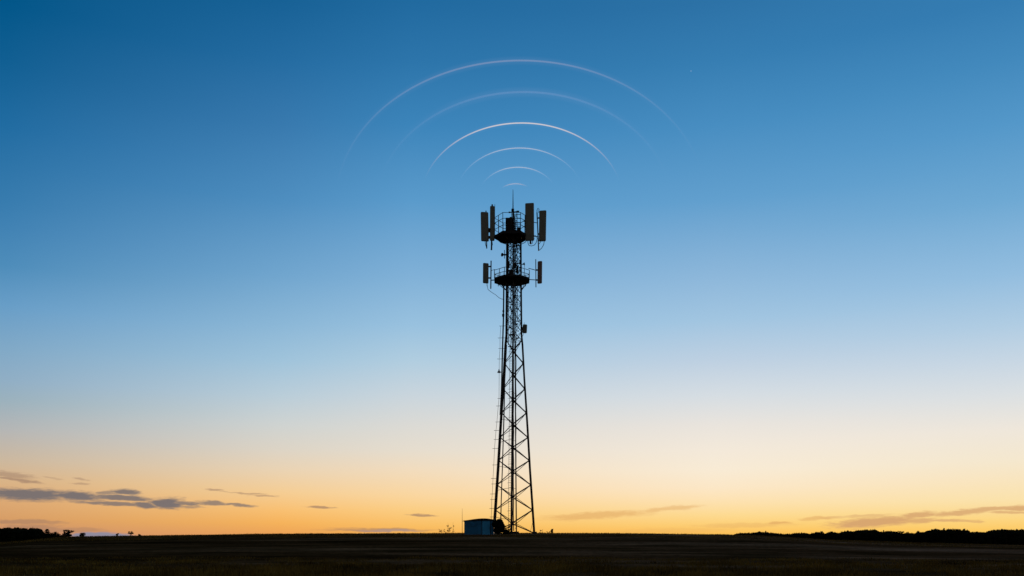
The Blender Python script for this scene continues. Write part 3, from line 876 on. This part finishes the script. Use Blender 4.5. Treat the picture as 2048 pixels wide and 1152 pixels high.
def eramp(rowcols, px):
    r = N('ShaderNodeValToRGB'); cr = r.color_ramp; cr.interpolation = 'B_SPLINE' if False else 'LINEAR'
    st = sorted([(max(0, el_of(py, px)) / TOP, lin(c)) for py, c in rowcols] + [(1.0, tuple(v * .75 for v in lin(rowcols[0][1])))])
    while len(cr.elements) < len(st): cr.elements.new(.5)
    for e, (p, c) in zip(cr.elements, st): e.position = p; e.color = (*c, 1)
    L.new(elf, r.inputs['Fac']); return r.outputs['Color']
SKIES = [
 (10, [(0, (0, 86, 137)), (120, (15, 95, 147)), (250, (32, 108, 162)), (400, (55, 124, 175)), (450, (64, 130, 180)), (530, (78, 141, 187)), (610, (104, 158, 200)), (700, (130, 170, 200)), (760, (145, 175, 198)), (800, (156, 178, 190)), (860, (182, 183, 182)), (920, (205, 185, 160)), (960, (218, 181, 137)), (1000, (222, 171, 118)), (1040, (216, 158, 102)), (1066, (203, 146, 110))]),
 (560, [(0, (22, 97, 150)), (120, (36, 108, 162)), (250, (56, 122, 175)), (400, (78, 142, 192)), (550, (113, 166, 207)), (650, (140, 184, 216)), (720, (160, 196, 220)), (790, (186, 206, 218)), (850, (208, 212, 210)), (900, (222, 213, 198)), (940, (235, 212, 180)), (985, (246, 206, 148)), (1020, (250, 193, 115)), (1045, (247, 180, 92)), (1066, (238, 165, 88))]),
 (820, [(0, (32, 106, 160)), (120, (44, 117, 171)), (250, (60, 133, 187)), (400, (90, 155, 204)), (550, (128, 177, 216)), (650, (153, 194, 224)), (720, (177, 206, 225)), (790, (202, 214, 222)), (850, (220, 219, 214)), (900, (231, 222, 207)), (940, (243, 221, 190)), (990, (251, 215, 160)), (1020, (252, 206, 131)), (1050, (251, 192, 101)), (1066, (246, 180, 88))]),
 (1430, [(0, (44, 114, 167)), (120, (54, 126, 179)), (250, (72, 142, 194)), (400, (98, 160, 207)), (560, (143, 185, 220)), (640, (162, 198, 226)), (720, (190, 209, 227)), (790, (214, 222, 228)), (850, (234, 229, 222)), (900, (244, 234, 219)), (940, (249, 236, 214)), (975, (252, 232, 200)), (1000, (253, 227, 180)), (1030, (253, 219, 146)), (1050, (253, 208, 118)), (1066, (252, 194, 92))]),
 (2000, [(0, (52, 124, 178)), (120, (66, 137, 189)), (250, (84, 152, 202)), (400, (110, 169, 212)), (550, (147, 190, 224)), (650, (176, 205, 228)), (720, (199, 215, 229)), (790, (220, 225, 228)), (860, (240, 232, 220)), (920, (246, 233, 208)), (960, (250, 230, 192)), (1000, (252, 227, 172)), (1040, (254, 214, 128)), (1066, (254, 200, 92))]),
]
def maprange(v, a, b, c=0, d=1, mode='SMOOTHSTEP'):
    n = N('ShaderNodeMapRange'); n.interpolation_type = mode
    L.new(v, n.inputs['Value'])
    for k_, q in zip(('From Min', 'From Max', 'To Min', 'To Max'), (a, b, c, d)): n.inputs[k_].default_value = q
    return n.outputs[0]
def mixc(f, a, b, mode='MIX'):
    n = N('ShaderNodeMix'); n.data_type = 'RGBA'; n.blend_type = mode
    for k_, v in (('Factor', f), ('A', a), ('B', b)):
        if isinstance(v, (int, float)): n.inputs[k_].default_value = v
        elif isinstance(v, tuple): n.inputs[k_].default_value = (*v, 1)
        else: L.new(v, n.inputs[k_])
    return n.outputs['Result']
sky = eramp(SKIES[0][1], SKIES[0][0])
for (pa, ra), (pb, rb) in zip(SKIES, SKIES[1:]):
    sky = mixc(maprange(az, az_of(pa), az_of(pb), mode='LINEAR'), sky, eramp(rb, pb))
# physical dusk sky mixed in
ns = N('ShaderNodeTexSky'); ns.sky_type = 'NISHITA'; ns.sun_disc = False
ns.sun_elevation = SUN_EL; ns.sun_rotation = SUN_AZ; ns.air_density = 1.2; ns.dust_density = 1.0; ns.ozone_density = 2.0
nsk = mixc(1.0, ns.outputs[0], (0.10, 0.10, 0.10), 'MULTIPLY')
sky = mixc(0.015, sky, nsk)

# clouds and a pale strip low over the horizon, placed by bearing and height
vec = N('ShaderNodeCombineXYZ'); L.new(az, vec.inputs[0]); L.new(el, vec.inputs[1])
def wnoise(sx, sy, sc, det, amp):
    mp = N('ShaderNodeMapping'); mp.inputs['Scale'].default_value = (sx, sy, 1); L.new(vec.outputs[0], mp.inputs['Vector'])
    n = N('ShaderNodeTexNoise'); n.inputs['Scale'].default_value = sc; n.inputs['Detail'].default_value = det; L.new(mp.outputs[0], n.inputs['Vector'])
    s = N('ShaderNodeVectorMath'); s.operation = 'SUBTRACT'; L.new(n.outputs['Color'], s.inputs[0]); s.inputs[1].default_value = (.5, .5, .5)
    m = N('ShaderNodeVectorMath'); m.operation = 'MULTIPLY'; L.new(s.outputs[0], m.inputs[0]); m.inputs[1].default_value = amp
    return m.outputs[0]
def vadd(a, b):
    n = N('ShaderNodeVectorMath'); n.operation = 'ADD'; L.new(a, n.inputs[0]); L.new(b, n.inputs[1]); return n.outputs[0]
warp = vadd(vadd(vec.outputs[0], wnoise(1, 4, 28, 4, (.030, .0048, 0))), wnoise(1, 3.5, 110, 4, (.012, .0026, 0)))
fray = N('ShaderNodeTexNoise'); fm = N('ShaderNodeMapping'); fm.inputs['Scale'].default_value = (1, 5, 1); fm.inputs['Rotation'].default_value = (0, 0, R(-2)); L.new(vec.outputs[0], fm.inputs['Vector'])
L.new(fm.outputs[0], fray.inputs['Vector']); fray.inputs['Scale'].default_value = 120; fray.inputs['Detail'].default_value = 5
frayf = math_('MULTIPLY', math_('SUBTRACT', fray.outputs['Fac'], .5), .9)

def blobs(lst):
    acc = None
    for px, py, w, h, tilt, st in lst:
        mp = N('ShaderNodeMapping'); mp.vector_type = 'TEXTURE'
        mp.inputs['Location'].default_value = (az_of(px), el_of(py, px), 0)
        mp.inputs['Rotation'].default_value = (0, 0, R(tilt))
        sc = math.cos(az_of(px))
        mp.inputs['Scale'].default_value = (w / F * sc * sc, h / F * sc, 1)
        L.new(warp, mp.inputs['Vector'])
        ln = N('ShaderNodeVectorMath'); ln.operation = 'LENGTH'; L.new(mp.outputs[0], ln.inputs[0])
        mr = maprange(math_('ADD', ln.outputs['Value'], frayf), 1.42, .50, 0, st)
        acc = mr if acc is None else math_('MAXIMUM', acc, mr)
    return acc
left_dark = blobs([
    (50, 989, 95, 12, -1, 1), (155, 992, 55, 9, -2, 1), (250, 996.5, 66, 6, -2, .95), (252, 984, 27, 6, -4, .95), (218, 986, 17, 4.5, 0, .7),
    (235, 1008, 85, 3.6, -3, .85), (290, 1010.5, 30, 5.5, 0, .95), (340, 1006.5, 33, 11, 0, 1), (378, 1006.5, 28, 4, -4, .85), (380, 1014, 26, 3, 0, .6),
    (425, 1006.5, 30, 4.5, -4, .8), (478, 1010, 32, 2.8, -3, .8), (540, 985, 1, 1, 0, 0)])
left_faint = blobs([
    (20, 950, 50, 7, -6, .7), (30, 960, 48, 3.5, -8, .9), (162, 958, 16, 3, -5, .6), (160, 969, 17, 2.2, -4, .6), (110, 957, 20, 2, -5, .4),
    (428, 978.5, 20, 2, -1, .8), (497, 986, 28, 2, -3, .7), (530, 991.5, 22, 2, -3, .7), (460, 983, 25, 1.6, -5, .4),
    (40, 1044, 80, 4.5, -1, .7), (85, 1058, 62, 9, -3, .65), (637, 1014, 25, 2.4, -2, .95), (845, 1029.5, 31, 2.4, -3, .95),
    (760, 1059.5, 105, 3.5, 0, .75), (700, 1057, 40, 2.5, 0, .4), (150, 1060, 60, 5, -2, .5)])
strip = blobs([(170, 1070, 34, 4.6, 0, .95), (205, 1069.5, 40, 4.6, 0, .95), (243, 1070.5, 34, 4.2, -1, .95), (780, 1061, 60, 2.5, 0, .4)])  # pale blue strip on the horizon, mixed into the sky colour
right_c = blobs([
    (1190, 1031, 100, 7.5, 3, .6), (1150, 1034, 50, 4, 0, .3), (1335, 1018, 62, 4.5, 5, .5), (1558, 1045.5, 28, 2.8, 2, .7), (1640, 1037, 34, 3.6, 0, .55), (1490, 1050, 95, 5, 1, .35),
    (1350, 1061, 110, 5, 1, .2)])
right_d = blobs([
    (1752, 1044, 92, 9.5, 5, .95), (1838, 1041, 45, 6, 2, .8), (1895, 1040.5, 58, 3.4, -1, .75), (1938, 1043, 30, 2, -2, .6), (1735, 1032, 48, 3.4, 3, .5), (1836, 1029.5, 38, 6, 2, .85),
    (1920, 1025.5, 70, 5, 4, .8), (1985, 1019, 72, 5, 5, .8), (2055, 1016, 60, 5.5, 3, .85), (2030, 1026, 55, 2.6, 0, .7), (1680, 1035, 40, 2.6, 3, .35)])
sky = mixc(left_dark, sky, lin((124, 114, 112)))
sky = mixc(math_('MULTIPLY', left_faint, .72), sky, lin((150, 118, 102)))
sky = mixc(strip, sky, lin((142, 140, 158)))
sky = mixc(right_c, sky, lin((224, 168, 100)))
sky = mixc(right_d, sky, lin((214, 164, 112)))
# one early star
sv = Vector(((1382 - 1024), F, PYE - 142)).normalized()
dt = N('ShaderNodeVectorMath'); dt.operation = 'DOT_PRODUCT'; L.new(tc.outputs['Generated'], dt.inputs[0]); dt.inputs[1].default_value = sv
st = maprange(dt.outputs['Value'], 1 - 2.2e-7, 1 - 5e-8, 0, .22)
sky = mixc(st, sky, (.9, .95, 1.0))
# the dusk sky is dim away from the glow: overhead and behind the viewer
sunv = Vector((math.sin(R(8)), math.cos(R(8)), 0))
hd = N('ShaderNodeCombineXYZ'); L.new(sep.outputs['X'], hd.inputs[0]); L.new(sep.outputs['Y'], hd.inputs[1])
hn = N('ShaderNodeVectorMath'); hn.operation = 'NORMALIZE'; L.new(hd.outputs[0], hn.inputs[0])
dd = N('ShaderNodeVectorMath'); dd.operation = 'DOT_PRODUCT'; L.new(hn.outputs[0], dd.inputs[0]); dd.inputs[1].default_value = sunv
front = maprange(dd.outputs['Value'], -.1, math.cos(R(40)), 0, 1)
back_col = mixc(maprange(el, 0, R(50)), (0.105, 0.098, 0.112), (0.048, 0.060, 0.082))
sky2 = mixc(front, back_col, sky)
zen = maprange(el, R(33), R(60), 0, 1)
sky3 = mixc(zen, sky2, (0.012, 0.032, 0.052))
L.new(sky3, bg.inputs['Color']); bg.inputs['Strength'].default_value = 1.0
world.cycles.sampling_method = 'MANUAL'
world.cycles.sample_map_resolution = 512

# ------------------------------------------------------------------ render settings
scene.render.engine = 'CYCLES'
scene.render.resolution_x = 1024; scene.render.resolution_y = 576
scene.view_settings.view_transform = 'Standard'
scene.view_settings.look = 'None'
scene.view_settings.gamma = 1
scene.view_settings.exposure = 0
scene.cycles.transparent_max_bounces = 24
